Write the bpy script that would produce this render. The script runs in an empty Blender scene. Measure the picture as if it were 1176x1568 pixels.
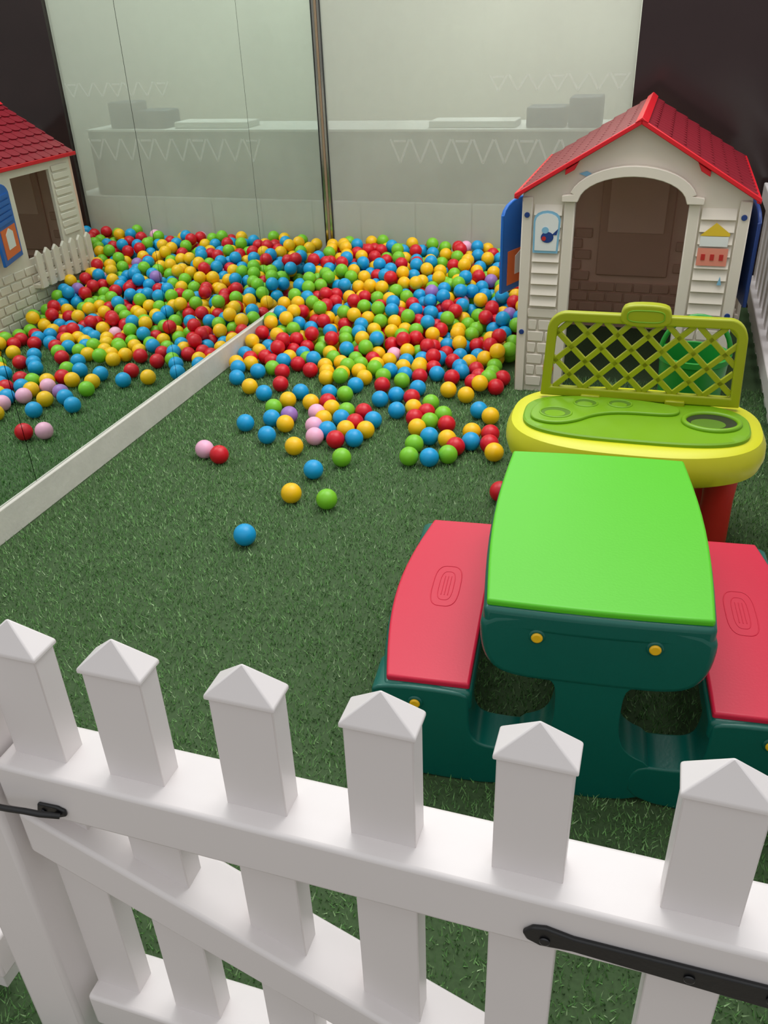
import bpy, bmesh, math, random
import numpy as np
from mathutils import Vector, Matrix, Euler
random.seed(4); rng=np.random.default_rng(7)
scene=bpy.context.scene; COL=scene.collection
scene.view_settings.view_transform='Standard'
try: scene.view_settings.look='None'
except Exception: pass

# ------------------------------------------------------------ materials
def lin(c):
    o=[]
    for v in c:
        v=v/255.0
        o.append(v/12.92 if v<=0.04045 else ((v+0.055)/1.055)**2.4)
    return (o[0],o[1],o[2],1.0)
def mat(name,rgb,rough=.5,metal=0,var=.06,nscale=8,bump=0,bscale=60,spec=.5,coat=0,detail=4,trans=0):
    m=bpy.data.materials.new(name); m.use_nodes=True; nt=m.node_tree; N=nt.nodes; L=nt.links
    b=N['Principled BSDF']; b.inputs['Roughness'].default_value=rough; b.inputs['Metallic'].default_value=metal
    b.inputs['Specular IOR Level'].default_value=spec; b.inputs['Coat Weight'].default_value=coat
    tc=N.new('ShaderNodeTexCoord'); nz=N.new('ShaderNodeTexNoise'); nz.inputs['Scale'].default_value=nscale; nz.inputs['Detail'].default_value=detail
    L.new(tc.outputs['Object'],nz.inputs['Vector'])
    c=lin(rgb); mx=N.new('ShaderNodeMix'); mx.data_type='RGBA'
    mx.inputs[6].default_value=tuple(max(0,v*(1-var)) for v in c[:3])+(1,)
    mx.inputs[7].default_value=tuple(min(1,v*(1+var)) for v in c[:3])+(1,)
    L.new(nz.outputs['Fac'],mx.inputs[0]); L.new(mx.outputs[2],b.inputs['Base Color'])
    if bump:
        n2=N.new('ShaderNodeTexNoise'); n2.inputs['Scale'].default_value=bscale; L.new(tc.outputs['Object'],n2.inputs['Vector'])
        bp=N.new('ShaderNodeBump'); bp.inputs['Strength'].default_value=bump; bp.inputs['Distance'].default_value=.002
        L.new(n2.outputs['Fac'],bp.inputs['Height']); L.new(bp.outputs[0],b.inputs['Normal'])
    return m
M={}
M['white']=mat('white_vinyl',(229,223,222),.38,var=.03,nscale=3,bump=.06,bscale=25)
M['black']=mat('black_iron',(22,22,24),.4,bump=.3,bscale=90)
M['screw']=mat('screw_dark',(60,60,62),.3,metal=.8)
M['cream']=mat('cream_plastic',(226,216,202),.45,var=.05,nscale=5,bump=.1,bscale=80)
M['brown']=mat('interior_shade_brown',(236,194,174),.55,var=.06,nscale=4)  # cream plastic inside the house; its shaded brown is put into the colour
M['brown2']=mat('interior_shade_brown_panel',(212,168,148),.5,var=.06)  # rear bricks and door panel, deeper step of the painted-in interior shade
M['roof']=mat('roof_red',(128,8,30),.42,var=.1,nscale=12)
M['rooft']=mat('roof_trim_red',(214,12,32),.35)
M['blue']=mat('shutter_blue',(20,98,185),.4)
M['dblue']=mat('bolt_and_shade_blue',(25,60,130),.4)
M['orange']=mat('orange_print',(226,110,50),.5)
M['sky']=mat('sticker_lightblue',(130,185,215),.4)
M['stwhite']=mat('sticker_white',(228,230,228),.4)
M['stpink']=mat('sticker_pink',(226,140,120),.4)
M['styellow']=mat('sticker_yellow',(225,190,50),.4)
M['stred']=mat('sticker_red',(190,40,40),.4)
M['dgreen']=mat('dark_green_plastic',(4,92,80),.3,var=.06,nscale=6,bump=.12,bscale=140)
M['lime']=mat('lime_plastic',(80,188,12),.42,var=.03,nscale=3,bump=.08,bscale=160)
M['bred']=mat('bench_red_plastic',(206,18,58),.42,var=.03,nscale=3,bump=.08,bscale=160)
M['screwy']=mat('yellow_screw',(240,186,20),.35)
M['tyellow']=mat('tray_yellow',(210,210,30),.38,var=.04,nscale=3)
M['tgreen']=mat('insert_green',(116,166,14),.38,var=.05,nscale=4)
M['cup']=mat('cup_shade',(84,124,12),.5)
M['lattice']=mat('lattice_olive',(160,168,12),.4,var=.05)
M['dark']=mat('sink_shade',(36,44,18),.5)
M['legred']=mat('leg_red',(205,40,30),.35)
M['toygreen']=mat('toy_green',(30,140,50),.35)
M['chrome']=mat('channel_metal',(190,185,175),.12,metal=1,var=.1,nscale=6)
M['tan']=mat('channel_tan',(160,135,108),.5)
M['seam']=mat('dark_seam',(50,52,50),.5)
M['darkpanel']=mat('dark_brown_panel',(46,34,34),.14,var=.35,nscale=1.5)
M['curb']=mat('curb_white',(212,208,198),.6,var=.12,nscale=14,bump=.4,bscale=60)
M['tile']=mat('outside_floor_tile',(150,142,128),.5,var=.1,nscale=5)
M['counter']=mat('counter_greygreen',(88,98,80),.6,var=.06,nscale=2)
M['counterlo']=mat('counter_white',(248,250,246),.5,var=.03)
M['cseam']=mat('counter_seam',(120,128,112),.5)
M['backrm']=mat('back_room_wall',(214,216,200),.8,var=.05,nscale=1.5)
M['boxblue']=mat('display_blue',(24,56,72),.5)
M['boxgrey']=mat('display_grey',(200,206,200),.5)

def mirror_mat():
    m=bpy.data.materials.new('mirror_glass'); m.use_nodes=True; b=m.node_tree.nodes['Principled BSDF']
    b.inputs['Base Color'].default_value=(.82,.90,.86,1); b.inputs['Metallic'].default_value=1; b.inputs['Roughness'].default_value=.004
    return m
M['mirror']=mirror_mat()
def frost_mat():
    m=bpy.data.materials.new('frosted_glass'); m.use_nodes=True; nt=m.node_tree; N=nt.nodes; L=nt.links
    b=N['Principled BSDF']; b.inputs['Base Color'].default_value=lin((204,206,194)); b.inputs['Roughness'].default_value=.2
    tr=N.new('ShaderNodeBsdfTransparent'); tr.inputs[0].default_value=(.96,.98,.96,1)
    mx=N.new('ShaderNodeMixShader'); nz=N.new('ShaderNodeTexNoise'); nz.inputs['Scale'].default_value=1.6; nz.inputs['Detail'].default_value=3
    tc=N.new('ShaderNodeTexCoord'); L.new(tc.outputs['Object'],nz.inputs['Vector'])
    mr=N.new('ShaderNodeMapRange'); mr.inputs[1].default_value=.3; mr.inputs[2].default_value=.7; mr.inputs[3].default_value=.42; mr.inputs[4].default_value=.6
    L.new(nz.outputs['Fac'],mr.inputs[0]); L.new(mr.outputs[0],mx.inputs[0])
    L.new(tr.outputs[0],mx.inputs[1]); L.new(b.outputs[0],mx.inputs[2]); L.new(mx.outputs[0],N['Material Output'].inputs[0])
    return m
M['frost']=frost_mat()
def film_mat():
    m=bpy.data.materials.new('white_film'); m.use_nodes=True; nt=m.node_tree; N=nt.nodes; L=nt.links
    b=N['Principled BSDF']; b.inputs['Base Color'].default_value=lin((232,234,226)); b.inputs['Roughness'].default_value=.4
    tr=N.new('ShaderNodeBsdfTransparent'); mx=N.new('ShaderNodeMixShader'); mx.inputs[0].default_value=.24
    L.new(tr.outputs[0],mx.inputs[1]); L.new(b.outputs[0],mx.inputs[2]); L.new(mx.outputs[0],N['Material Output'].inputs[0])
    return m
M['decal']=film_mat()

# ------------------------------------------------------------ helpers
def empty(name,loc=(0,0,0),rot=0):
    e=bpy.data.objects.new(name,None); e.empty_display_size=.1; COL.objects.link(e); e.location=loc; e.rotation_euler=(0,0,rot); return e
def finish(me,name,parent,m,bevel=0,seg=2,smooth=True,loc=None,rot=None,angle=35):
    o=bpy.data.objects.new(name,me); COL.objects.link(o)
    if parent: o.parent=parent
    if m is not None: me.materials.append(m)
    if loc: o.location=loc
    if rot: o.rotation_euler=rot
    if bevel:
        bv=o.modifiers.new('bevel','BEVEL'); bv.width=bevel; bv.segments=seg; bv.limit_method='ANGLE'; bv.angle_limit=math.radians(angle); bv.harden_normals=False
    if smooth:
        for p in me.polygons: p.use_smooth=True
        try: me.set_sharp_from_angle(angle=math.radians(40))
        except Exception: pass
    return o
def box(name,parent,m,x0,x1,y0,y1,z0,z1,bevel=0,seg=2):
    me=bpy.data.meshes.new(name); v=[(x,y,z) for z in (z0,z1) for y in (y0,y1) for x in (x0,x1)]
    f=[(0,2,3,1),(4,5,7,6),(0,1,5,4),(2,6,7,3),(0,4,6,2),(1,3,7,5)]
    me.from_pydata(v,[],f); return finish(me,name,parent,m,bevel,seg,smooth=bevel>0)
def prism(name,parent,m,pts,axis,a0,a1,bevel=0,seg=2,holes=None,loc=None,rot=None,angle=35):
    def P(p,a):
        if axis=='Y': return (p[0],a,p[1])
        if axis=='X': return (a,p[0],p[1])
        return (p[0],p[1],a)
    n=len(pts); v=[P(p,a0) for p in pts]+[P(p,a1) for p in pts]
    f=[tuple(range(n)),tuple(range(2*n-1,n-1,-1))]+[(i,i+n,(i+1)%n+n,(i+1)%n) for i in range(n)]
    me=bpy.data.meshes.new(name); me.from_pydata(v,[],f)
    bm=bmesh.new(); bm.from_mesh(me); bmesh.ops.recalc_face_normals(bm,faces=bm.faces); bm.to_mesh(me); bm.free()
    return finish(me,name,parent,m,bevel,seg,loc=loc,rot=rot,angle=angle)
def join_boxes(name,parent,m,boxes,bevel=0,seg=1):
    v=[];f=[]
    for (x0,x1,y0,y1,z0,z1) in boxes:
        k=len(v); v+=[(x,y,z) for z in (z0,z1) for y in (y0,y1) for x in (x0,x1)]
        f+=[tuple(k+i for i in q) for q in [(0,2,3,1),(4,5,7,6),(0,1,5,4),(2,6,7,3),(0,4,6,2),(1,3,7,5)]]
    me=bpy.data.meshes.new(name); me.from_pydata(v,[],f); return finish(me,name,parent,m,bevel,seg,smooth=bevel>0)
def loft(name,parent,m,rings,cap=True,closed=True,loc=None,rot=None,subsurf=0):
    v=[p for r in rings for p in r]; n=len(rings[0]); f=[]
    for k in range(len(rings)-1):
        for i in range(n): f.append((k*n+i,k*n+(i+1)%n,(k+1)*n+(i+1)%n,(k+1)*n+i))
    if cap: f.append(tuple(range(n-1,-1,-1))); f.append(tuple((len(rings)-1)*n+i for i in range(n)))
    me=bpy.data.meshes.new(name); me.from_pydata(v,[],f)
    bm=bmesh.new(); bm.from_mesh(me); bmesh.ops.recalc_face_normals(bm,faces=bm.faces); bm.to_mesh(me); bm.free()
    return finish(me,name,parent,m,loc=loc,rot=rot)
def disc(name,parent,m,c,r,h,axis='Z',n=28,bevel=.0015,sx=1,sy=1):
    pts=[(r*sx*math.cos(2*math.pi*i/n),r*sy*math.sin(2*math.pi*i/n)) for i in range(n)]
    if axis=='Z': P=[(c[0]+a,c[1]+b) for a,b in pts]; return prism(name,parent,m,P,'Z',c[2],c[2]+h,bevel)
    if axis=='Y': P=[(c[0]+a,c[2]+b) for a,b in pts]; return prism(name,parent,m,P,'Y',c[1],c[1]-h,bevel)
    P=[(c[1]+a,c[2]+b) for a,b in pts]; return prism(name,parent,m,P,'X',c[0],c[0]+h,bevel)
def tube(name,parent,m,pts,r,cyclic=False):
    cu=bpy.data.curves.new(name,'CURVE'); cu.dimensions='3D'; s=cu.splines.new('POLY'); s.points.add(len(pts)-1)
    for i,p in enumerate(pts): s.points[i].co=(*p,1)
    s.use_cyclic_u=cyclic; cu.bevel_depth=r; cu.bevel_resolution=4; cu.use_fill_caps=True; cu.materials.append(m)
    o=bpy.data.objects.new(name,cu); COL.objects.link(o); o.parent=parent; return o
def superell(a,b,n=48,e=3.0,cx=0,cy=0):
    P=[]
    for i in range(n):
        t=2*math.pi*i/n; c,s=math.cos(t),math.sin(t)
        P.append((cx+a*math.copysign(abs(c)**(2/e),c),cy+b*math.copysign(abs(s)**(2/e),s)))
    return P

# ------------------------------------------------------------ room shell
floor_ob=box('floor',None,mat('turf_backing',(62,86,50),.9,var=.4,nscale=120),-.05,4.2,-4.62,.02,-.05,0)
box('floor.001',None,M['tile'],-2.5,5,-8,-4.62,-.05,0)
mw=empty('wall_left_mirror')
for i,(a,b) in enumerate([(-1.0,0),(-2.0,-1.0),(-3.0,-2.0),(-4.0,-3.0)]):
    box('mirror_panel_%d'%(i+1),mw,M['mirror'],-.02,0,a+.0015,b-.0015,.118,2.5)
box('mirror_backing',mw,M['seam'],-.05,-.021,-4.0,0,0,2.5)
box('baseboard_left',None,M['curb'],-.05,.012,-4.02,0,0,.116,bevel=.004)
wb=empty('wall_back')
box('frosted_pane',wb,M['frost'],.030,1.77,0.0,.012,.0,2.5)
tr=empty('trim_corner_channel')
box('channel_tan',tr,M['tan'],.0,.006,-.010,.02,0,2.5,bevel=.001)
box('channel_chrome',tr,M['chrome'],.007,.024,-.006,.02,0,2.5,bevel=.002)
box('channel_seam',tr,M['seam'],.0245,.029,-.008,.02,0,2.5)
box('wall_back_dark',None,M['darkpanel'],1.775,4.2,-.03,.03,0,2.5)
def tri_band(name,z0,z1,xs,w,th,m):
    v=[];f=[]
    def seg(a,b):
        d=Vector((b[0]-a[0],b[1]-a[1])); d.normalize(); n=Vector((-d.y,d.x))*th
        k=len(v)
        for p in (a,b):
            v.append((p[0]+n.x,-.0015,p[1]+n.y)); v.append((p[0]-n.x,-.0015,p[1]-n.y))
        f.append((k,k+1,k+3,k+2))
    x=xs[0]; i=0
    while x<xs[1]:
        seg((x,z1),(x+w/2,z0)); seg((x+w/2,z0),(x+w,z1))
        if i%3==0: seg((x+.02,z1-.01),(x+w-.02,z1-.01))
        x+=w*1.08;i+=1
    me=bpy.data.meshes.new(name); me.from_pydata(v,[],f); return finish(me,name,wb,m,smooth=False)
tri_band('triangle_film_a',.745,.875,(.42,1.66),.115,.0065,M['decal'])
tri_band('triangle_film_b',1.12,1.20,(1.0,1.66),.10,.0055,M['decal'])
box('wall_far_backroom',None,M['backrm'],-1.5,4.2,1.5,1.55,0,2.6)
box('floor_backroom',None,M['tile'],-1.5,4.2,.05,1.5,-.05,0)
ct=empty('service_counter')
box('counter_body',ct,M['counter'],-.6,1.76,.16,.6,.50,.90)
box('counter_top',ct,M['boxgrey'],-.6,1.76,.14,.62,.90,.912)
for i in range(7):
    box('counter_tile_%d'%i,ct,M['counterlo'],-.55+i*.36,-.55+i*.36+.35,.13,.6,.0,.495,bevel=.004)
    box('counter_front_seam_%d'%i,ct,M['cseam'],-.555+i*.36,-.549+i*.36,.155,.16,.5,.90)
db=empty('display_box')
box('case',db,M['boxblue'],1.18,1.40,.2,.4,.912,1.02,bevel=.01); box('case_tall',db,M['boxblue'],1.42,1.60,.2,.4,.912,1.07,bevel=.01)
box('paper_tray',db,M['boxgrey'],.6,1.12,.2,.4,.912,.95,bevel=.005)

# ------------------------------------------------------------ artificial grass
def grass():
    X0,X1,Y0,Y1=.02,2.9,-4.6,-1.3
    n=int(17000*(X1-X0)*(Y1-Y0))
    x=rng.uniform(X0,X1,n); y=rng.uniform(Y0,Y1,n); 
    tx=np.round(x/.009)*.009; ty=np.round(y/.009)*.009; x=x*.55+tx*.45; y=y*.55+ty*.45
    a=rng.uniform(0,2*np.pi,n)
    h=rng.uniform(.008,.019,n); w=rng.uniform(.0011,.0020,n); ln=rng.uniform(.003,.013,n); la=rng.uniform(0,2*np.pi,n)
    V=np.zeros((n,3,3)); V[:,0]=np.stack([x-np.cos(a)*w,y-np.sin(a)*w,np.zeros(n)],1); V[:,1]=np.stack([x+np.cos(a)*w,y+np.sin(a)*w,np.zeros(n)],1)
    V[:,2]=np.stack([x+np.cos(la)*ln,y+np.sin(la)*ln,h],1)
    me=bpy.data.meshes.new('artificial_grass'); me.vertices.add(3*n); me.vertices.foreach_set('co',V.ravel())
    me.loops.add(3*n); me.loops.foreach_set('vertex_index',np.arange(3*n,dtype=np.int32))
    me.polygons.add(n); me.polygons.foreach_set('loop_start',np.arange(0,3*n,3,dtype=np.int32))
    try: me.polygons.foreach_set('loop_total',np.full(n,3,dtype=np.int32))
    except Exception: pass
    me.update()
    at=me.attributes.new('rnd','FLOAT','POINT'); at.data.foreach_set('value',np.repeat(rng.uniform(0,1,n),3).astype(np.float32))
    m=bpy.data.materials.new('grass_blades'); m.use_nodes=True; nt=m.node_tree;N=nt.nodes;L=nt.links;b=N['Principled BSDF']
    b.inputs['Roughness'].default_value=.5; b.inputs['Specular IOR Level'].default_value=.35
    A=N.new('ShaderNodeAttribute'); A.attribute_name='rnd'; cr=N.new('ShaderNodeValToRGB')
    cr.color_ramp.elements[0].color=lin((92,138,78)); cr.color_ramp.elements[1].color=lin((190,214,168))
    e=cr.color_ramp.elements.new(.5); e.color=lin((116,166,96)); e=cr.color_ramp.elements.new(.85); e.color=lin((140,184,118))
    L.new(A.outputs['Fac'],cr.inputs[0])
    tc=N.new('ShaderNodeTexCoord'); nz=N.new('ShaderNodeTexNoise'); nz.inputs['Scale'].default_value=55; nz.inputs['Detail'].default_value=4; L.new(tc.outputs['Object'],nz.inputs['Vector'])
    hs=N.new('ShaderNodeHueSaturation'); mr=N.new('ShaderNodeMapRange'); mr.inputs[1].default_value=.3; mr.inputs[2].default_value=.7; mr.inputs[3].default_value=.68; mr.inputs[4].default_value=1.2
    L.new(nz.outputs['Fac'],mr.inputs[0]); L.new(mr.outputs[0],hs.inputs['Value']); L.new(cr.outputs[0],hs.inputs['Color']); L.new(hs.outputs[0],b.inputs['Base Color'])
    o=bpy.data.objects.new('artificial_grass',me); COL.objects.link(o); me.materials.append(m); o.parent=floor_ob
grass()

# ------------------------------------------------------------ ball pit balls
r=.0375
BC={'B':(14,154,212),'G':(122,194,40),'Y':(244,190,10),'R':(206,12,34),'P':(240,176,206),'V':(156,116,188)}
fixed_s="82,303B 100,274G 86,273Y 87,254B 94,242G 72,237Y 57,230B 43,221B 38,248P 46,251R 77,226P 87,227R 92,225B 95,216Y 95,206B 86,199R 60,218Y 58,209V 52,214B 48,203G 51,194Y 53,184B 69,204P 73,216P 75,210Y 75,198Y 81,208B 81,199G 87,210R 80,220B 86,217Y 63,194Y 69,193R 73,182G 67,182B 91,184B 102,194B 97,178B 108,190Y 104,179R 114,183G 115,193R 112,200R 115,209Y 119,202G 123,216B 122,194G 125,203R 118,224G 119,235G 127,234B 133,230G 135,221R 129,217Y 140,218B 138,208Y 146,219R 145,208R 149,222Y 142,191Y 136,186B 127,171Y 118,167Y 128,148R 116,152R 138,159R 101,154R 108,149B 139,148R 104,168B 158,254R 16,174B 27,183Y 37,189B 40,177R 75,171B 76,161Y 87,168R"
FX=[];FC=[]
for t in fixed_s.split():
    a,b=t[:-1].split(','); FX.append([int(a)/100,-int(b)/100]); FC.append(t[-1])
FX=np.array(FX); F0=FX.copy()
for it in range(150):
    for i in range(len(FX)):
        d=FX[i]-FX; dist=np.hypot(d[:,0],d[:,1]); dist[i]=9
        for j in np.where(dist<2*r+.0005)[0]:
            u=d[j]/max(dist[j],1e-4); mv=(2*r+.001-dist[j])/2; FX[i]+=u*mv; FX[j]-=u*mv
    FX+= .02*(F0-FX)
P=[(a,b,r) for a,b in FX]; Cc=list(FC)
arr=np.zeros((6000,3)); cnt=len(P); arr[:cnt]=P
def yf(x): return -1.66+.05*math.sin(x*7)+.04*math.sin(x*17+1)+(.0 if x<.35 else .09)
def inside(x,y):
    if x<.012+r or y>-.012-r: return False
    if y<-.46: 
        if x>1.375: return False
    elif x>2.3: return False
    return y>yf(x)-.02
def hmax(x,y):
    t=min(1,max(0,(y-yf(x)-.18)/1.25)); return .085+.25*t**.9
off=np.array([(0,0)]+[(.012*math.cos(k*math.pi/4),.012*math.sin(k*math.pi/4)) for k in range(8)])
def rest(q):
    a=arr[:cnt]; near=a[(abs(a[:,0]-q[0])<.1)&(abs(a[:,1]-q[1])<.1)]
    z=np.full(len(off),r)
    if len(near):
        qq=q+off; d2=(qq[:,None,0]-near[None,:,0])**2+(qq[:,None,1]-near[None,:,1])**2
        h=np.where(d2<4*r*r,near[None,:,2]+np.sqrt(np.maximum(0,4*r*r-d2)),r); z=h.max(1)
    return z
fails=0
for it in range(14000):
    q=np.array([rng.uniform(.05,2.28),rng.uniform(-1.75,-.05)])
    if not inside(*q): continue
    for s in range(14):
        z=rest(q); k=int(np.argmin(z))
        if k==0 or z[k]>=z[0]-1e-5: break
        nq=q+off[k]
        if not inside(*nq): break
        q=nq
    z=rest(q)[0]
    if z+r<=hmax(*q)+rng.uniform(-.015,.02):
        arr[cnt]=(q[0],q[1],z); cnt+=1; fails=0
        Cc.append(rng.choice(list('BGYRPV'),p=[.25,.225,.265,.245,.008,.007]))
    else:
        fails+=1
        if fails>700: break
print("balls",cnt)
bb=empty('ball_pit_balls')
for k,c in BC.items():
    m=mat('ball_'+k,c,.36,var=.05,nscale=20,spec=.45)
    me=bpy.data.meshes.new('ball_spots_'+k); me.from_pydata([tuple(arr[i]) for i in range(cnt) if Cc[i]==k],[],[])
    em=bpy.data.objects.new('ball_spots_'+k,me); COL.objects.link(em); em.parent=bb; em.instance_type='VERTS'
    sm=bpy.data.meshes.new('ball_'+k); bm=bmesh.new(); bmesh.ops.create_uvsphere(bm,u_segments=36,v_segments=20,radius=r); bm.to_mesh(sm); bm.free()
    for p in sm.polygons: p.use_smooth=True
    sm.materials.append(m); so=bpy.data.objects.new('ball_'+k,sm); COL.objects.link(so); so.parent=em

# ------------------------------------------------------------ picket fences / gate
def picket(name,parent,x,zt,z0=.03,w=.079,t=.036,y=0):
    v=[];f=[]
    def ring(hw,ht,z):
        k=len(v); v.extend([(x-hw,y-ht,z),(x+hw,y-ht,z),(x+hw,y+ht,z),(x-hw,y+ht,z)]); return k
    zc=zt-.045
    a=ring(w/2,t/2,z0); b=ring(w/2,t/2,zc); c=ring(w/2+.0035,t/2+.0035,zc); d=ring(w/2+.0035,t/2+.0035,zc+.006)
    ap=len(v); v.append((x,y,zt))
    f.append((a,a+3,a+2,a+1))
    for p,q in ((a,b),(b,c),(c,d)):
        for i in range(4): f.append((p+i,p+(i+1)%4,q+(i+1)%4,q+i))
    for i in range(4): f.append((d+i,d+(i+1)%4,ap))
    me=bpy.data.meshes.new(name); me.from_pydata(v,[],f); return finish(me,name,parent,M['white'],bevel=.003,seg=3,angle=25)
gate=empty('picket_gate',(0,-4.505,0))
px=[1.326,1.470,1.636,1.796,1.962,2.142]
for i,x in enumerate(px): picket('picket_%d'%(i+1),gate,x,.895,z0=.09)
box('top_rail',gate,M['white'],1.270,2.24,-.046,.046,.600,.680,bevel=.006,seg=3)
box('bottom_rail',gate,M['white'],1.285,2.24,-.046,.046,.08,.158,bevel=.006,seg=3)
prism('diagonal_brace',gate,M['white'],[(1.28,.592),(1.28,.510),(2.22,.05),(2.22,.132)],'Y',-.044,.044,bevel=.006,seg=3)
prism('hinge_strap',gate,M['black'],[(1.965,.628),(1.975,.640),(1.99,.644),(2.02,.638),(2.24,.640),(2.30,.640),(2.30,.606),(2.24,.606),(2.02,.616),(1.985,.612),(1.97,.618)],'Y',-.052,-.046,bevel=.002)
for x in (1.99,2.14,2.22): disc('hinge_screw',gate,M['screw'],(x,-.052,.624),.006,.003,'Y')
prism('latch_plate',gate,M['black'],[(1.325,.612),(1.33,.630),(1.36,.632),(1.372,.628),(1.372,.618),(1.36,.612)],'Y',-.051,-.046,bevel=.002)
tube('latch_handle',gate,M['black'],[(1.366,-.054,.622),(1.345,-.064,.630),(1.325,-.068,.634),(1.30,-.068,.630),(1.28,-.064,.622),(1.24,-.060,.618),(1.20,-.058,.618)],.0042)
for x in (1.338,1.358): disc('latch_screw',gate,M['screw'],(x,-.051,.619),.004,.003,'Y')
def panel(name,loc,rot,n,pitch,x0,ztop=.895,rails=(.60,.12),length=None,post=()):
    p=empty(name,loc,rot)
    for i in range(n): picket('picket_%d'%(i+1),p,x0+i*pitch,ztop,z0=.03)
    L=length or n*pitch
    for j,z in enumerate(rails): box('rail_%d'%j,p,M['white'],x0-pitch/2,x0-pitch/2+L,-.045,.045,z,z+.085,bevel=.006,seg=3)
    for k,(a,b) in enumerate(post):
        zt=.79
        box('post_%d'%k,p,M['white'],a,b,-.055,.055,0,zt,bevel=.008,seg=3)
        loft('post_cap_%d'%k,p,M['white'],[[(a-.004,-.06,zt),(b+.004,-.06,zt),(b+.004,.06,zt),(a-.004,.06,zt)],[((a+b)/2-.004,-.004,zt+.05),((a+b)/2+.004,-.004,zt+.05),((a+b)/2+.004,.004,zt+.05),((a+b)/2-.004,.004,zt+.05)]])
    return p
panel('picket_fence',(0,-4.505,0),0,7,.155,.10,length=1.09,post=((1.165,1.262),))
panel('picket_fence',(0,-4.505,0),0,2,.161,2.50,length=.3,post=((2.30,2.41),))
panel('picket_fence',(2.53,-4.42,0),math.pi/2,26,.165,.1)

# ------------------------------------------------------------ picnic table
pt=empty('kids_picnic_table',(1.957,-3.45,0),math.radians(5.5))
def bulge(hx,hy,bx,by,n=10):
    P=[]
    def arc(p,q,nrm,b):
        for i in range(n):
            t=i/n; s=math.sin(math.pi*t); P.append((p[0]+(q[0]-p[0])*t+nrm[0]*b*s,p[1]+(q[1]-p[1])*t+nrm[1]*b*s))
    arc((-hx,-hy),(hx,-hy),(0,-1),by); arc((hx,-hy),(hx,hy),(1,0),bx); arc((hx,hy),(-hx,hy),(0,1),by); arc((-hx,hy),(-hx,-hy),(-1,0),bx)
    return P
prism('table_underframe',pt,M['dgreen'],bulge(.219,.342,.018,.006),'Z',.44,.492,bevel=.012,seg=4)
prism('table_top',pt,M['lime'],bulge(.214,.332,.018,.006),'Z',.488,.505,bevel=.006,seg=4)
def smooth_poly(pts,it=2):
    for _ in range(it):
        Q=[]
        for i in range(len(pts)):
            a=pts[i];b=pts[(i+1)%len(pts)]
            Q+= [(a[0]*.75+b[0]*.25,a[1]*.75+b[1]*.25),(a[0]*.25+b[0]*.75,a[1]*.25+b[1]*.75)]
        pts=Q
    return pts
apron=smooth_poly([(-.226,.494),(-.226,.40),(-.205,.345),(-.16,.322),(-.07,.318),(.07,.318),(.16,.322),(.205,.345),(.226,.40),(.226,.494)],2)
col=smooth_poly([(-.13,.34),(-.075,.325),(-.066,.29),(-.066,.20),(-.085,.145),(-.15,.118),(-.15,.0),(.15,.0),(.15,.118),(.085,.145),(.066,.20),(.066,.29),(.075,.325),(.13,.34)],2)
def bpost(s):
    P=[(s*.10,.0),(s*.40,.0),(s*.415,.05),(s*.445,.15),(s*.458,.22),(s*.455,.262),(s*.25,.262),(s*.245,.24),(s*.243,.15),(s*.225,.122),(s*.19,.115),(s*.10,.115)]
    return smooth_poly(P,2)
for nm,(a,b) in {'end_frame_front':(-.345,-.235),'end_frame_back':(.235,.345)}.items():
    prism(nm+'_apron',pt,M['dgreen'],apron,'Y',a,b,bevel=.014,seg=4,angle=50)
    prism(nm+'_pedestal',pt,M['dgreen'],col,'Y',a+.003,b-.003,bevel=.012,seg=4,angle=50)
    for s in (-1,1): prism(nm+'_foot',pt,M['dgreen'],bpost(s),'Y',a+.001,b-.001,bevel=.012,seg=4,angle=50)
box('stretcher',pt,M['dgreen'],-.06,.06,-.25,.25,.02,.13,bevel=.02,seg=3)
for s in (-1,1):
    P=[]; n=14
    for i in range(n+1):
        t=i/n; P.append((s*(.425+.04*math.sin(math.pi*t)),-.328+.66*t))
    for i in range(n+1):
        t=1-i/n; P.append((s*.245,-.328+.66*t))
    if s<0: P=P[::-1]
    Pg=[(x+s*.006*(1 if abs(x)>.3 else -1),y*1.04) for x,y in P]
    nm='left' if s<0 else 'right'
    prism('bench_underframe_'+nm,pt,M['dgreen'],Pg,'Z',.205,.262,bevel=.014,seg=4)
    prism('bench_seat_'+nm,pt,M['bred'],P,'Z',.256,.275,bevel=.006,seg=4)
    def rrp(cx_,cy_,a,b,k=1.0): return [(x,y,.2750) for x,y in superell(a*k,b*k,40,3.2,cx_,cy_)]
    tube('bench_emboss_'+nm,pt,M['bred'],rrp(s*.345,.02,.034,.085),.0014,cyclic=True)
    tube('bench_emboss_inner_'+nm,pt,M['bred'],rrp(s*.345,.02,.018,.06),.0011,cyclic=True)
    for q in range(3): tube('bench_emboss_bar_%s_%d'%(nm,q),pt,M['bred'],[(s*.345-.008+q*.008,-.02,.2750),(s*.345-.008+q*.008,.06,.2750)],.0011)
    for (x,z) in ((.112*s,.435),(.36*s,.222)):
        disc('screw_seat',pt,M['dgreen'],(x,-.340,z),.017,.008,'Y',bevel=.003)
        disc('screw_head',pt,M['screwy'],(x,-.346,z),.0115,.007,'Y',bevel=.003)

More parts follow.
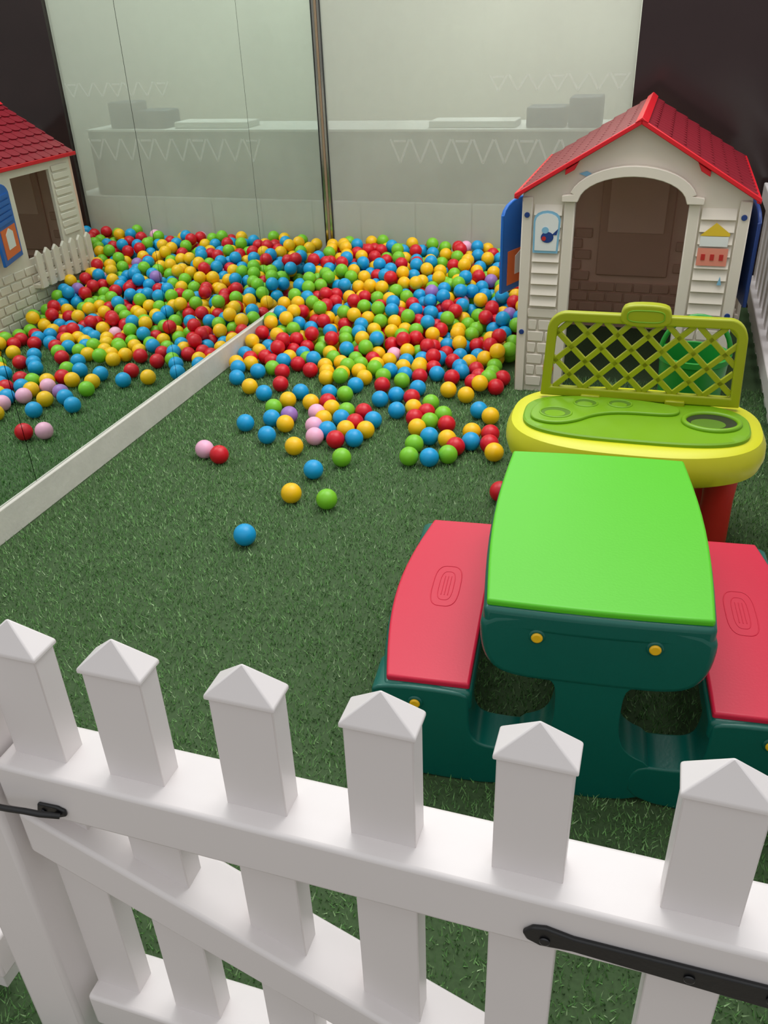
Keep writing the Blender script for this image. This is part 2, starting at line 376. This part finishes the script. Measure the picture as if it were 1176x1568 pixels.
# ------------------------------------------------------------ yellow activity table with lattice
at=empty('activity_play_table',(2.0,-2.61,0),math.radians(2))
rings=[]
for (s,z) in ((.80,.285),(.92,.285),(.975,.298),(1.0,.33),(.995,.36),(.96,.388),(.90,.398),(.80,.400)):
    k=.39*(1-s); rings.append([(x,y,z) for x,y in superell(.39-k,.265-k*.8,64,2.6)])
loft('tray_body',at,M['tyellow'],rings)
def rr(scale_x,scale_y,cy,z,e=3): return [(x,y+cy,z) for x,y in superell(scale_x,scale_y,64,e)]
loft('insert_deck',at,M['tgreen'],[rr(.335,.160,-.04,.395),rr(.335,.160,-.04,.408),rr(.33,.155,-.04,.412),rr(.30,.125,-.04,.410)])
def ring(name,cx,cy,z,a,b,tr,m): tube(name,at,m,[(cx+a*math.cos(t),cy+b*math.sin(t),z) for t in np.linspace(0,2*math.pi,48,endpoint=False)],tr,cyclic=True)
prism('cup_shelf',at,M['tgreen'],smooth_poly([(-.315,-.05),(-.305,-.115),(-.235,-.135),(-.17,-.105),(-.12,-.045),(-.04,-.012),(.10,-.012),(.135,.01),(.135,.05),(.08,.075),(-.06,.095),(-.22,.085),(-.29,.03)],2),'Z',.409,.420,bevel=.004,seg=3)
for i,(cx,cy,a) in enumerate([(-.235,-.06,.048),(-.15,.03,.036),(-.045,.042,.036)]):
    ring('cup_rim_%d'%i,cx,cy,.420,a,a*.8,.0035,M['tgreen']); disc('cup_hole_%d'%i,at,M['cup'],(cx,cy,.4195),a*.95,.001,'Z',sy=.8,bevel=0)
    disc('cup_floor_%d'%i,at,M['tgreen'],(cx-.002,cy-.008,.4206),a*.66,.0006,'Z',sy=.75,bevel=0)
ring('sink_rim',.225,-.03,.413,.080,.064,.008,M['tgreen']); disc('sink_hole',at,M['dark'],(.225,-.03,.4115),.076,.0012,'Z',sy=.8,bevel=0)  # flat disc; shade inside the sink is painted as its dark colour
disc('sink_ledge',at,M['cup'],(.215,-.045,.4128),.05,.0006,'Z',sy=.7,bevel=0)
X0,X1,Z0,Z1=-.300,.312,.412,.690
def frame_pts(off):
    P=[]; x0,x1,z0,z1=X0+off,X1-off,Z0+off,Z1-off; R=max(.006,.06-off)
    P.append((x0,z0)); P.append((x1,z0))
    for k in range(9):
        t=math.pi/2*k/8; P.append((x1-R+R*math.cos(t)-.010,z1-R+R*math.sin(t)-.008*(1-math.sin(t))))
    for k in range(9):
        t=math.pi/2+math.pi/2*k/8; P.append((x0+R+R*math.cos(t)+.010,z1-R+R*math.sin(t)))
    return P
outer=frame_pts(0); inner=frame_pts(.03)
n=len(outer); yp=.105
V=[];Fq=[]
for y in (yp-.014,yp+.014):
    V+=[(x,y,z) for x,z in outer]+[(x,y,z) for x,z in inner]
for i in range(n):
    j=(i+1)%n
    Fq+=[(i,j,n+j,n+i),(2*n+i,3*n+i,3*n+j,2*n+j),(i,2*n+i,2*n+j,j),(n+i,n+j,3*n+j,3*n+i)]
me=bpy.data.meshes.new('lattice_frame'); me.from_pydata(V,[],Fq)
bm=bmesh.new(); bm.from_mesh(me); bmesh.ops.recalc_face_normals(bm,faces=bm.faces); bm.to_mesh(me); bm.free()
finish(me,'lattice_frame',at,M['lattice'],bevel=.005,seg=3)
ix0,ix1,iz0,iz1=X0+.032,X1-.032,Z0+.028,Z1-.028
V=[];Fq=[]
def slat(a,b,w=.0085,t=.006):
    d=Vector((b[0]-a[0],b[1]-a[1])); 
    if d.length<.03: return
    d.normalize(); nx,nz=-d.y*w,d.x*w; k=len(V)
    for y in (yp-t,yp+t):
        V.extend([(a[0]+nx,y,a[1]+nz),(a[0]-nx,y,a[1]-nz),(b[0]-nx,y,b[1]-nz),(b[0]+nx,y,b[1]+nz)])
    Fq.extend([(k,k+1,k+2,k+3),(k+7,k+6,k+5,k+4),(k,k+4,k+5,k+1),(k+1,k+5,k+6,k+2),(k+2,k+6,k+7,k+3),(k+3,k+7,k+4,k)])
step=.0915
for sgn in (1,-1):
    c=-.99
    while c<1.2:
        xa=c; xb=c+sgn*(iz1-iz0)
        lo,hi=(xa,xb) if xa<xb else (xb,xa)
        l2,h2=max(lo,ix0),min(hi,ix1)
        if h2-l2>.01: slat((l2,iz0+sgn*(l2-c)),(h2,iz0+sgn*(h2-c)))
        c+=step
me=bpy.data.meshes.new('lattice_slats'); me.from_pydata(V,[],Fq); finish(me,'lattice_slats',at,M['lattice'],bevel=.002,seg=2)
prism('handle_tab',at,M['lattice'],smooth_poly([(-.07,.655),(.075,.655),(.078,.70),(.06,.725),(-.055,.725),(-.073,.70)],2),'Y',yp-.02,yp+.02,bevel=.006,seg=3)
tube('handle_tab_groove',at,M['tgreen'],[(x,yp-.021,z) for x,z in superell(.054,.018,40,3.5,.002,.69)],.002,cyclic=True)
for x in (-.14,.12): box('panel_clip',at,M['lattice'],x-.03,x+.03,yp-.025,yp+.02,.405,.425,bevel=.004)
for i,(x,y) in enumerate([(.27,-.11),(-.27,-.11),(.27,.13),(-.27,.13)]):
    loft('leg_%d'%i,at,M['legred'],[[(x+q*math.cos(t),y+q*math.sin(t),z) for t in np.linspace(0,2*math.pi,28,endpoint=False)] for q,z in ((.05,0),(.052,.01),(.048,.03),(.045,.2),(.05,.29))])

# ------------------------------------------------------------ playhouse
ph=empty('playhouse')
HX0,HX1,HY0,HY1=1.452,2.328,-1.51,-.50
cx=1.89
fw=[(HX0,0),(1.665,0),(1.665,.825)]
for k in range(0,17):
    t=math.pi-math.pi*k/16; fw.append((1.8825+.2175*math.cos(t),.825+.105*math.sin(t)))
fw+=[(2.10,.825),(2.10,0),(HX1,0),(HX1,.855),(cx,1.118),(HX0,.855)]
prism('front_wall',ph,M['cream'],fw,'Y',HY0,HY0+.03,bevel=.003)
prism('rear_wall',ph,M['brown'],[(HX0,0),(HX1,0),(HX1,.85),(cx,1.10),(HX0,.85)],'Y',HY1-.02,HY1)
box('rear_door_panel',ph,M['brown2'],1.70,2.06,HY1-.035,HY1-.02,.28,.90,bevel=.006)
box('rear_door_inset',ph,M['brown'],1.74,2.02,HY1-.041,HY1-.034,.50,.86,bevel=.004)
bk=[]
for r_ in range(9):
    for c_ in range(9):
        x=1.49+c_*.092+(r_%2)*.045
        if r_>3 and 1.62<x<2.06: continue
        bk.append((x,min(x+.084,2.32),HY1-.032,HY1-.02,.03+r_*.055,.03+r_*.055+.046))
join_boxes('rear_bricks',ph,M['brown2'],bk,.003)
for s,xw in (('left',HX0),('right',HX1-.02)):
    x0,x1=xw,xw+.02
    ya,yb=-1.06,-.72
    join_boxes('side_wall_'+s,ph,M['cream'],[(x0,x1,HY0+.03,ya,0,.86),(x0,x1,yb,HY1-.02,0,.86),(x0,x1,ya,yb,0,.36),(x0,x1,ya,yb,.80,.86)])
    xo=x0-.008 if s=='left' else x1
    sl=[]
    for k in range(9): sl.append((xo,xo+.008,-.70,-.55,.42+k*.045,.42+k*.045+.034))
    join_boxes('side_siding_'+s,ph,M['cream'],sl,.003)
    xi=x1 if s=='left' else x0-.006
    join_boxes('interior_siding_'+s,ph,M['brown'],[(xi,xi+.006,a,b,.06+k*.05,.06+k*.05+.04) for k in range(16) for a,b in ((HY0+.04,ya-.01),(yb+.01,HY1-.03))],.002)
    br=[]
    for r_ in range(6):
        for c_ in range(10):
            y=-1.45+c_*.094+(r_%2)*.045
            if y>-.62: continue
            br.append((xo,xo+.008,y,y+.086,.02+r_*.052,.02+r_*.052+.044))
    join_boxes('side_bricks_'+s,ph,M['cream'],br,.003)
    sg=-1 if s=='left' else 1
    xb=xw-.05 if s=='left' else xw+.07
    join_boxes('balcony_rail_'+s,ph,M['cream'],[(xb-.008,xb+.008,-1.08,-.54,.25,.275),(min(xb,xw),max(xb,xw+.02),-1.08,-.54,.20,.225)],.003)
    for k in range(7):
        yk=-1.05+k*.08
        prism('balcony_picket_%s_%d'%(s,k),ph,M['cream'],[(yk-.025,.20),(yk+.025,.20),(yk+.025,.39),(yk,.415),(yk-.025,.39)],'X',xb-.016 if s=='left' else xb,xb if s=='left' else xb+.016,bevel=.003)
    pts=[(0,.40),(-.30,.40),(-.30,.74)]+[(-.15+.15*math.cos(t),.74+.06*math.sin(t)) for t in np.linspace(math.pi,0,10)]+[(0,.74)]
    hx=(HX0-.004) if s=='left' else (HX1+.004)
    RT=(0,0,math.radians(-21 if s=='left' else 7)); LC=(hx,-1.10,0)
    L_=(s=='left')
    prism('shutter_'+s,ph,M['blue'] if L_ else M['dblue'],pts,'X',0,.016,bevel=.004,loc=LC,rot=RT)  # right shutter gets a darker blue, its shade put into the colour
    for kk in range(5):
        prism('shutter_slat_%s_%d'%(s,kk),ph,M['blue'],[(-.26,.60+kk*.03),(-.03,.60+kk*.03),(-.03,.622+kk*.03),(-.26,.622+kk*.03)],'X',-.006 if L_ else .016,0 if L_ else .022,loc=LC,rot=RT)
    for (u,v_) in (((-.003,0),(.016,.019)) if L_ else ((.016,.019),)):
        prism('shutter_print_'+s,ph,M['orange'],[(-.26,.43),(-.03,.43),(-.03,.58),(-.26,.58)],'X',u,v_,loc=LC,rot=RT)
        u2,v2=(u-.002,u) if u<0 else (v_,v_+.002)
        prism('shutter_print_b_'+s,ph,M['stwhite'],[(-.20,.47),(-.09,.47),(-.09,.55),(-.145,.575),(-.20,.55)],'X',u2,v2,loc=LC,rot=RT)
yf0=HY0
join_boxes('front_posts',ph,M['cream'],[(1.452,1.495,yf0-.012,yf0,0,.845),(1.622,1.665,yf0-.014,yf0,0,.83),(2.10,2.143,yf0-.014,yf0,0,.83),(2.285,2.328,yf0-.012,yf0,0,.845),
  (1.495,1.622,yf0-.010,yf0,.345,.385),(2.143,2.285,yf0-.010,yf0,.345,.385)],.004)
def slats(name,x0,x1,z0,n,p):
    v=[];f=[]
    for k in range(n):
        z=z0+k*p; b=len(v)
        v+=[(x0,yf0-.018,z),(x1,yf0-.018,z),(x1,yf0-.002,z+p-.008),(x0,yf0-.002,z+p-.008),(x0,yf0,z),(x1,yf0,z),(x1,yf0,z+p-.008),(x0,yf0,z+p-.008)]
        f+=[tuple(b+i for i in q) for q in [(0,1,2,3),(0,4,5,1),(3,2,6,7),(0,3,7,4),(1,5,6,2)]]
    me=bpy.data.meshes.new(name); me.from_pydata(v,[],f); finish(me,name,ph,M['cream'],smooth=False)
slats('siding_left',1.503,1.615,.40,9,.047); slats('siding_right',2.15,2.278,.40,9,.047)
br=[]
for (xa,xb) in ((1.50,1.617),(2.148,2.28)):
    for r_ in range(6):
        z=.03+r_*.052; mid=xa+(xb-xa)*(.35 if r_%2 else .62)
        br+=[(xa,mid-.004,yf0-.008,yf0,z,z+.045),(mid+.004,xb,yf0-.008,yf0,z,z+.045)]
join_boxes('front_bricks',ph,M['cream'],br,.003)
ct_=[(1.612,.832),(1.612,.856),(1.655,.862)]
for k in range(0,17):
    t=math.pi*.93-math.pi*.86*k/16; ct_.append((1.8825+.245*math.cos(t),.838+.132*math.sin(t)))
ct_+=[(2.11,.862),(2.153,.856),(2.153,.832),(2.09,.832)]
for k in range(0,17):
    t=math.pi*k/16*.94+math.pi*.03; ct_.append((1.8825+.205*math.cos(t),.832+.098*math.sin(t)))
ct_+=[(1.675,.832)]
prism('arch_trim',ph,M['cream'],ct_,'Y',yf0-.035,yf0,bevel=.004)
for x,z in ((1.474,.775),(1.474,.28),(2.306,.785),(2.306,.40)): disc('bolt',ph,M['dblue'],(x,yf0-.012,z),.011,.006,'Y')
def st(name,m,pts,y): prism(name,ph,m,pts,'Y',yf0-y,yf0-y-.002)
SL=[(1.505,.625),(1.608,.625),(1.612,.75)]+[(1.558+.054*math.cos(t),.76+.035*math.sin(t)) for t in np.linspace(0,math.pi,9)]+[(1.503,.75)]
st('sticker_bird_border',M['sky'],SL,.018)
st('sticker_bird_card',M['stwhite'],[(1.558+(x-1.558)*.86,.71+(z-.71)*.88) for x,z in SL],.0202)
st('bird_body',M['dblue'],[(1.562+.026*math.cos(t),.69+.022*math.sin(t)) for t in np.linspace(0,2*math.pi,20,endpoint=False)],.0225)
st('bird_head',M['sky'],[(1.553+.014*math.cos(t),.718+.013*math.sin(t)) for t in np.linspace(0,2*math.pi,16,endpoint=False)],.0226)
st('bird_tail',M['dblue'],[(1.58,.70),(1.605,.725),(1.60,.70)],.0225)
st('bird_breast',M['stred'],[(1.549+.009*math.cos(t),.685+.009*math.sin(t)) for t in np.linspace(0,2*math.pi,14,endpoint=False)],.0245)
st('sticker_roof',M['styellow'],[(2.155,.715),(2.21,.765),(2.265,.725),(2.265,.715)],.018)
st('sticker_roof_card',M['stwhite'],[(2.158,.675),(2.262,.675),(2.262,.713),(2.158,.713)],.018)
st('sticker_box',M['stpink'],[(2.155,.60),(2.268,.60),(2.268,.668),(2.155,.668)],.018)
for k in range(3): st('sticker_mark_%d'%k,M['stred'],[(2.17+k*.034,.622),(2.185+k*.034,.622),(2.185+k*.034,.645),(2.17+k*.034,.645)],.0205)
st('sticker_drop',M['sky'],[(2.245,.525),(2.262,.525),(2.2535,.56)],.018)
st('sticker_flower',M['orange'],[(1.60+.025*math.cos(t),.12+.03*math.sin(t)) for t in np.linspace(0,2*math.pi,7,endpoint=False)],.010)
st('gable_mark',M['sky'],[(1.67,.935),(1.70,.945),(1.72,.935),(1.70,.925)],.002)
# roof
ry0,ry1=-1.56,-.47
zr,ze=1.135,.866; xe=1.432; xr2=2.346
for s,xE in (('left',xe),('right',xr2)):
    prism('roof_'+s,ph,M['roof'],[(cx,zr-.010),(xE,ze-.010),(xE,ze-.018),(cx,zr-.018)],'Y',ry0+.012,ry1,bevel=.001)
    dx,dz=(xE-cx),(ze-zr); Ln=math.hypot(dx,dz); ux,uz=dx/Ln,dz/Ln; nx,nz=(-uz,ux) if ux>0 else (uz,-ux)
    v=[];f=[]; rows=8; tw=.075
    rl=Ln/rows
    for r_ in range(rows):
        yy=ry0+.02-(tw/2 if r_%2 else 0)
        while yy<ry1-.01:
            ya,yb=max(yy+.002,ry0+.015),min(yy+tw-.002,ry1)
            if yb-ya>.015:
                mid=(ya+yb)/2; hw=(yb-ya)/2
                loc=[(ya,r_*rl),(yb,r_*rl),(yb,r_*rl+rl*.75)]+[(mid+hw*math.cos(t),r_*rl+rl*.75+rl*.27*math.sin(t)) for t in (math.pi*.25,math.pi*.5,math.pi*.75)]+[(ya,r_*rl+rl*.75)]
                k=len(v)
                for (y_,d) in loc:
                    hgt=-.010+.003+.006*min(1,(d-r_*rl)/rl)
                    v.append((cx+ux*d+nx*hgt,y_,zr+uz*d+nz*hgt))
                for (y_,d) in loc: v.append((cx+ux*d-nx*.012,y_,zr+uz*d-nz*.012))
                m_=len(loc); f.append(tuple(k+i for i in range(m_)))
                for i in range(m_): f.append((k+i,k+m_+i,k+m_+(i+1)%m_,k+(i+1)%m_))
            yy+=tw
    me=bpy.data.meshes.new('roof_tiles_'+s); me.from_pydata(v,[],f)
    bm=bmesh.new(); bm.from_mesh(me); bmesh.ops.recalc_face_normals(bm,faces=bm.faces); bm.to_mesh(me); bm.free()
    finish(me,'roof_tiles_'+s,ph,M['roof'],smooth=False)
    e_=(-.008 if s=='left' else .008)
    prism('rake_trim_'+s,ph,M['rooft'],[(cx,zr+.002),(xE+e_,ze-.003),(xE+e_,ze-.022),(cx,zr-.018)],'Y',ry0-.004,ry0+.014,bevel=.003)
    prism('eave_trim_'+s,ph,M['rooft'],[(xE-.008,ze-.022),(xE+.008,ze-.024),(xE+.008,ze-.004),(xE-.008,ze+.0)],'Y',ry0,ry1,bevel=.003)
    ss=-1 if s=='left' else 1
    prism('eave_bracket_'+s,ph,M['rooft'],[(cx+ss*.22,.985),(cx+ss*.27,.955),(cx+ss*.27,.935),(cx+ss*.235,.955)],'Y',ry0+.005,HY0,bevel=.002)
prism('ridge_cap',ph,M['rooft'],[(cx-.025,zr-.012),(cx,zr+.008),(cx+.025,zr-.012),(cx,zr-.004)],'Y',ry0-.006,ry1,bevel=.002)

# green toy behind the lattice
tg=empty('green_toy_bucket',(2.18,-2.0,0))
loft('bucket_body',tg,M['toygreen'],[[(q*math.cos(t),q*math.sin(t),z) for t in np.linspace(0,2*math.pi,32,endpoint=False)] for q,z in ((.09,0),(.095,.02),(.12,.38),(.127,.385),(.127,.405),(.115,.405),(.09,.1),(.0001,.1))],cap=False)
tube('bucket_handle',tg,M['toygreen'],[(.12*math.cos(t)-.0,0,.40+.14*math.sin(t)) for t in np.linspace(0,math.pi,20)],.009)
disc('bucket_base',tg,M['toygreen'],(0,0,0),.09,.01,'Z')

# ------------------------------------------------------------ camera
f_=1289.1468;th=0.5321;ro=-0.0407;ya=0.3257
Fv=Vector((-math.sin(ya)*math.cos(th),math.cos(ya)*math.cos(th),-math.sin(th)))
R0=Vector((math.cos(ya),math.sin(ya),0)); U0=R0.cross(Fv)
Rv=R0*math.cos(ro)+U0*math.sin(ro); Uv=-R0*math.sin(ro)+U0*math.cos(ro)
cd=bpy.data.cameras.new('camera'); co=bpy.data.objects.new('camera',cd); COL.objects.link(co)
co.matrix_world=Matrix(((Rv.x,Uv.x,-Fv.x,2.0184),(Rv.y,Uv.y,-Fv.y,-5.1295),(Rv.z,Uv.z,-Fv.z,1.5),(0,0,0,1)))
cd.sensor_fit='VERTICAL'; cd.sensor_height=32; cd.lens=f_/1568*32; cd.clip_start=.02
scene.camera=co

# ------------------------------------------------------------ light
w=bpy.data.worlds.new('daylight'); scene.world=w; w.use_nodes=True; nt=w.node_tree
bg=nt.nodes['Background']; tc=nt.nodes.new('ShaderNodeTexCoord'); sp=nt.nodes.new('ShaderNodeSeparateXYZ'); cr=nt.nodes.new('ShaderNodeValToRGB')
mr=nt.nodes.new('ShaderNodeMapRange'); mr.inputs[1].default_value=-1; mr.inputs[2].default_value=1
nt.links.new(tc.outputs['Generated'],sp.inputs[0]); nt.links.new(sp.outputs['Z'],mr.inputs[0]); nt.links.new(mr.outputs[0],cr.inputs[0])
cr.color_ramp.elements[0].position=.45; cr.color_ramp.elements[0].color=(.26,.25,.25,1); cr.color_ramp.elements[1].position=.85; cr.color_ramp.elements[1].color=(.97,.99,1,1)
nt.links.new(cr.outputs[0],bg.inputs[0]); bg.inputs[1].default_value=.94
def area(name,loc,target,size,power,col=(1,1,1)):
    l=bpy.data.lights.new(name,'AREA'); l.shape='SQUARE'; l.size=size; l.energy=power; l.color=col
    o=bpy.data.objects.new(name,l); COL.objects.link(o); o.location=loc
    o.rotation_euler=(Vector(target)-Vector(loc)).to_track_quat('-Z','Y').to_euler(); return o
area('skylight',(1.6,-1.9,3.6),(1.5,-2.4,0),2.6,95,(1,.99,.97))
area('fill_backroom',(1,.9,2.6),(1,.5,.4),1.0,42,(1,1,1))  # added fill light, brightens the counter behind the frosted pane
